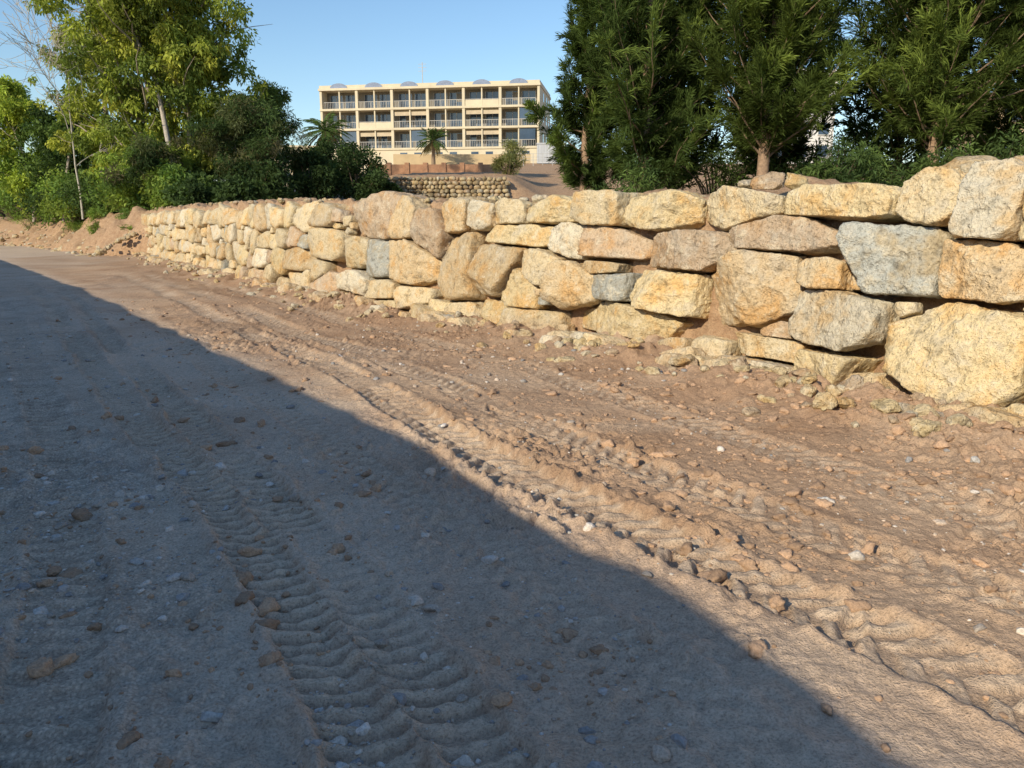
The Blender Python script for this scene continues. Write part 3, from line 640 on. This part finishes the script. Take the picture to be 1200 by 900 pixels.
bobj("balcony_railings",bm,[CRM,WHT],B);bobj("glazing",bg,[GLS,WHT,SHD,plain("awning_cloth",(.5,.42,.3),.9)],B)
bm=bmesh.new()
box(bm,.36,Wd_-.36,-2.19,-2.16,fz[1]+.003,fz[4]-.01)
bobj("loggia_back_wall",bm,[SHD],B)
bm=bmesh.new()
for i in range(6):
    cx_=.35+(i+.5)*bw;n_=14;c0=bm.verts.new((cx_,.05,fz[4]+.30));pr=None
    for t in range(n_+1):
        an_=math.pi*t/n_;v=bm.verts.new((cx_+1.35*math.cos(an_),.05,fz[4]+.30+.72*math.sin(an_)))
        if pr: bm.faces.new((c0,pr,v))
        pr=v
g=bmesh.ops.extrude_face_region(bm,geom=bm.faces[:]);bmesh.ops.translate(bm,vec=(0,.06,0),verts=[v for v in g['geom'] if isinstance(v,bmesh.types.BMVert)])
bobj("parapet_arches",bm,[BLU],B)
bm=bmesh.new()
for i in range(6):
    for u in (.3,.7):
        xx=.35+(i+u)*bw;
        if i<4: box(bm,xx-.55,xx+.55,-.03,.01,.9,2.0,0);box(bm,xx-.65,xx+.65,-.03,.05,.78,.9,1)
for k in range(1,4):
    for yy in (-5,-9,-12): box(bm,-.04,.02,yy,yy+1.1,fz[k]+.9,fz[k]+2.1,0)
bobj("windows",bm,[GLS,CRM2],B)
bm=bmesh.new();mx=Wd_-14.8;box(bm,mx,mx+.1,-5,-4.9,fz[4]+.3,fz[4]+4.6)
for z in (3.3,3.8,4.3): box(bm,mx-.6,mx+.7,-4.97,-4.93,fz[4]+z,fz[4]+z+.05)
box(bm,mx-4,mx+3,-9,-6,fz[4],fz[4]+.9)
bobj("roof_mast",bm,[STL],B)
bm=bmesh.new();box(bm,3.4,7.2,108,110.3,9.4,11.9)
for i in range(18): box(bm,3.45+i*.21,3.53+i*.21,107.95,108,9.6,11.8)
box(bm,3.3,7.3,107.9,110.4,11.9,12.05)
bobj("storage_container",bm,[plain("white_sheet_metal",(.5,.52,.55),.5,.1,2)])
bm=bmesh.new()
for i in range(14): box(bm,-1+i*1.2,-.93+i*1.2,100,100.06,8.4,10.0)
for z in (9.2,9.55,9.95): box(bm,-1,14.7,99.97,100,z,z+.05)
bobj("metal_fence",bm,[STL])
bm=bmesh.new();box(bm,-12.5,-.9,69.8,70.3,4.6,6.55)
for i in range(8): box(bm,-12.55+i*1.6,-12.15+i*1.6,69.7,70.35,4.6,6.7)
bobj("garden_wall",bm,[BRK])
bm=bmesh.new();box(bm,-16,2.5,108.2,108.6,8.4,10.6)
bobj("boundary_wall",bm,[CRM2])
aV=[];aF=[];aC=[];b0=0
for r_ in range(7):
    xx=-9.2+rb.uniform(-.2,.2)
    while xx<-.4:
        w=rb.uniform(.2,.5);D,Fi=ICO[2];nd=rb.normal(size=(8,3));nd=unit(nd);q=(np.maximum(D@nd.T,0)/rb.uniform(.75,1,8));v=D*np.minimum((q**8).sum(1)**(-1/8),1.1)[:,None]*np.array([w*.56,.25,.15])
        zz=2.75+r_*.25+rb.uniform(-.03,.03)
        aV.append(v+np.array([xx+w/2,49.55+.05*r_,zz]));aF.append(Fi+b0);aC.append(np.repeat(np.array([PALETTE[rb.integers(len(PALETTE))]])*rb.uniform(.35,.8),len(v),0));b0+=len(v);xx+=w*.98
mesh_np("rubble_wall",np.concatenate(aV),np.concatenate(aF),[M_STONE],False,np.concatenate(aC))
def block(name,loc,w,d,h,rot,wall,fl,nbx):
    Bq=empty(name,loc);Bq.rotation_euler=(0,0,math.radians(rot));bm=bmesh.new();box(bm,0,w,0,d,-2,h);box(bm,-.2,w+.2,-.2,d+.2,h,h+.35);bobj("walls",bm,[wall],Bq)
    bm=bmesh.new()
    for k in range(fl):
        for i in range(nbx):
            x0=w*(i+.25)/nbx;x1=w*(i+.75)/nbx;z0=h*(k+.28)/fl;z1=h*(k+.78)/fl;box(bm,x0,x1,-.03,.02,z0,z1,0);box(bm,x0-.1,x1+.1,-.12,.0,z0-.16,z0-.02,1)
    for k in range(fl):
        for i in range(3): box(bm,-.03,.02,d*(i+.3)/3,d*(i+.6)/3,h*(k+.3)/fl,h*(k+.75)/fl,0)
    bobj("windows",bm,[GLS,WHT],Bq)
block("white_apartment_building",(36,112,9.8),9,12,12,6,plain("white_render",(.7,.69,.66),.8,.08,.6),4,3)
block("tan_house",(50,84,7.5),18,12,7.0,-8,CRM2,2,5)
block("tan_house",(-52,150,8),22,12,7.5,10,CRM,2,6)

# ------------------------------------------------------------------ light, sky, camera
sun=bpy.data.lights.new("sun","SUN");sun.energy=5.0;sun.angle=math.radians(.53);sun.color=(1.0,.87,.65)
so=bpy.data.objects.new("sun",sun);sc.collection.objects.link(so)
so.rotation_euler=Vector((sx*math.cos(EL),sy*math.cos(EL),-math.sin(EL))).to_track_quat('-Z','Y').to_euler();so.location=(-20,-25,30)
w=bpy.data.worlds.new("World");sc.world=w;w.use_nodes=True;nt=w.node_tree
sk=nt.nodes.new("ShaderNodeTexSky");sk.sky_type='NISHITA';sk.sun_disc=False;sk.sun_elevation=EL;sk.sun_rotation=math.radians(216.87);sk.air_density=1.15;sk.dust_density=0.3;sk.ozone_density=3.0
hs=nt.nodes.new("ShaderNodeHueSaturation");hs.inputs["Saturation"].default_value=1.08;hs.inputs["Value"].default_value=1.08
nt.links.new(sk.outputs[0],hs.inputs["Color"]);nt.links.new(hs.outputs[0],nt.nodes["Background"].inputs[0]);nt.nodes["Background"].inputs[1].default_value=.15
cam=bpy.data.cameras.new("camera");cam.sensor_width=36;cam.lens=36*906/1200;cam.clip_end=2500;cam.clip_start=.05
co_=bpy.data.objects.new("camera",cam);sc.collection.objects.link(co_);co_.location=(0,0,1.6);co_.rotation_euler=(math.radians(90-11.8),0,0);sc.camera=co_
sc.view_settings.view_transform='Standard';sc.view_settings.look='None';sc.view_settings.exposure=0
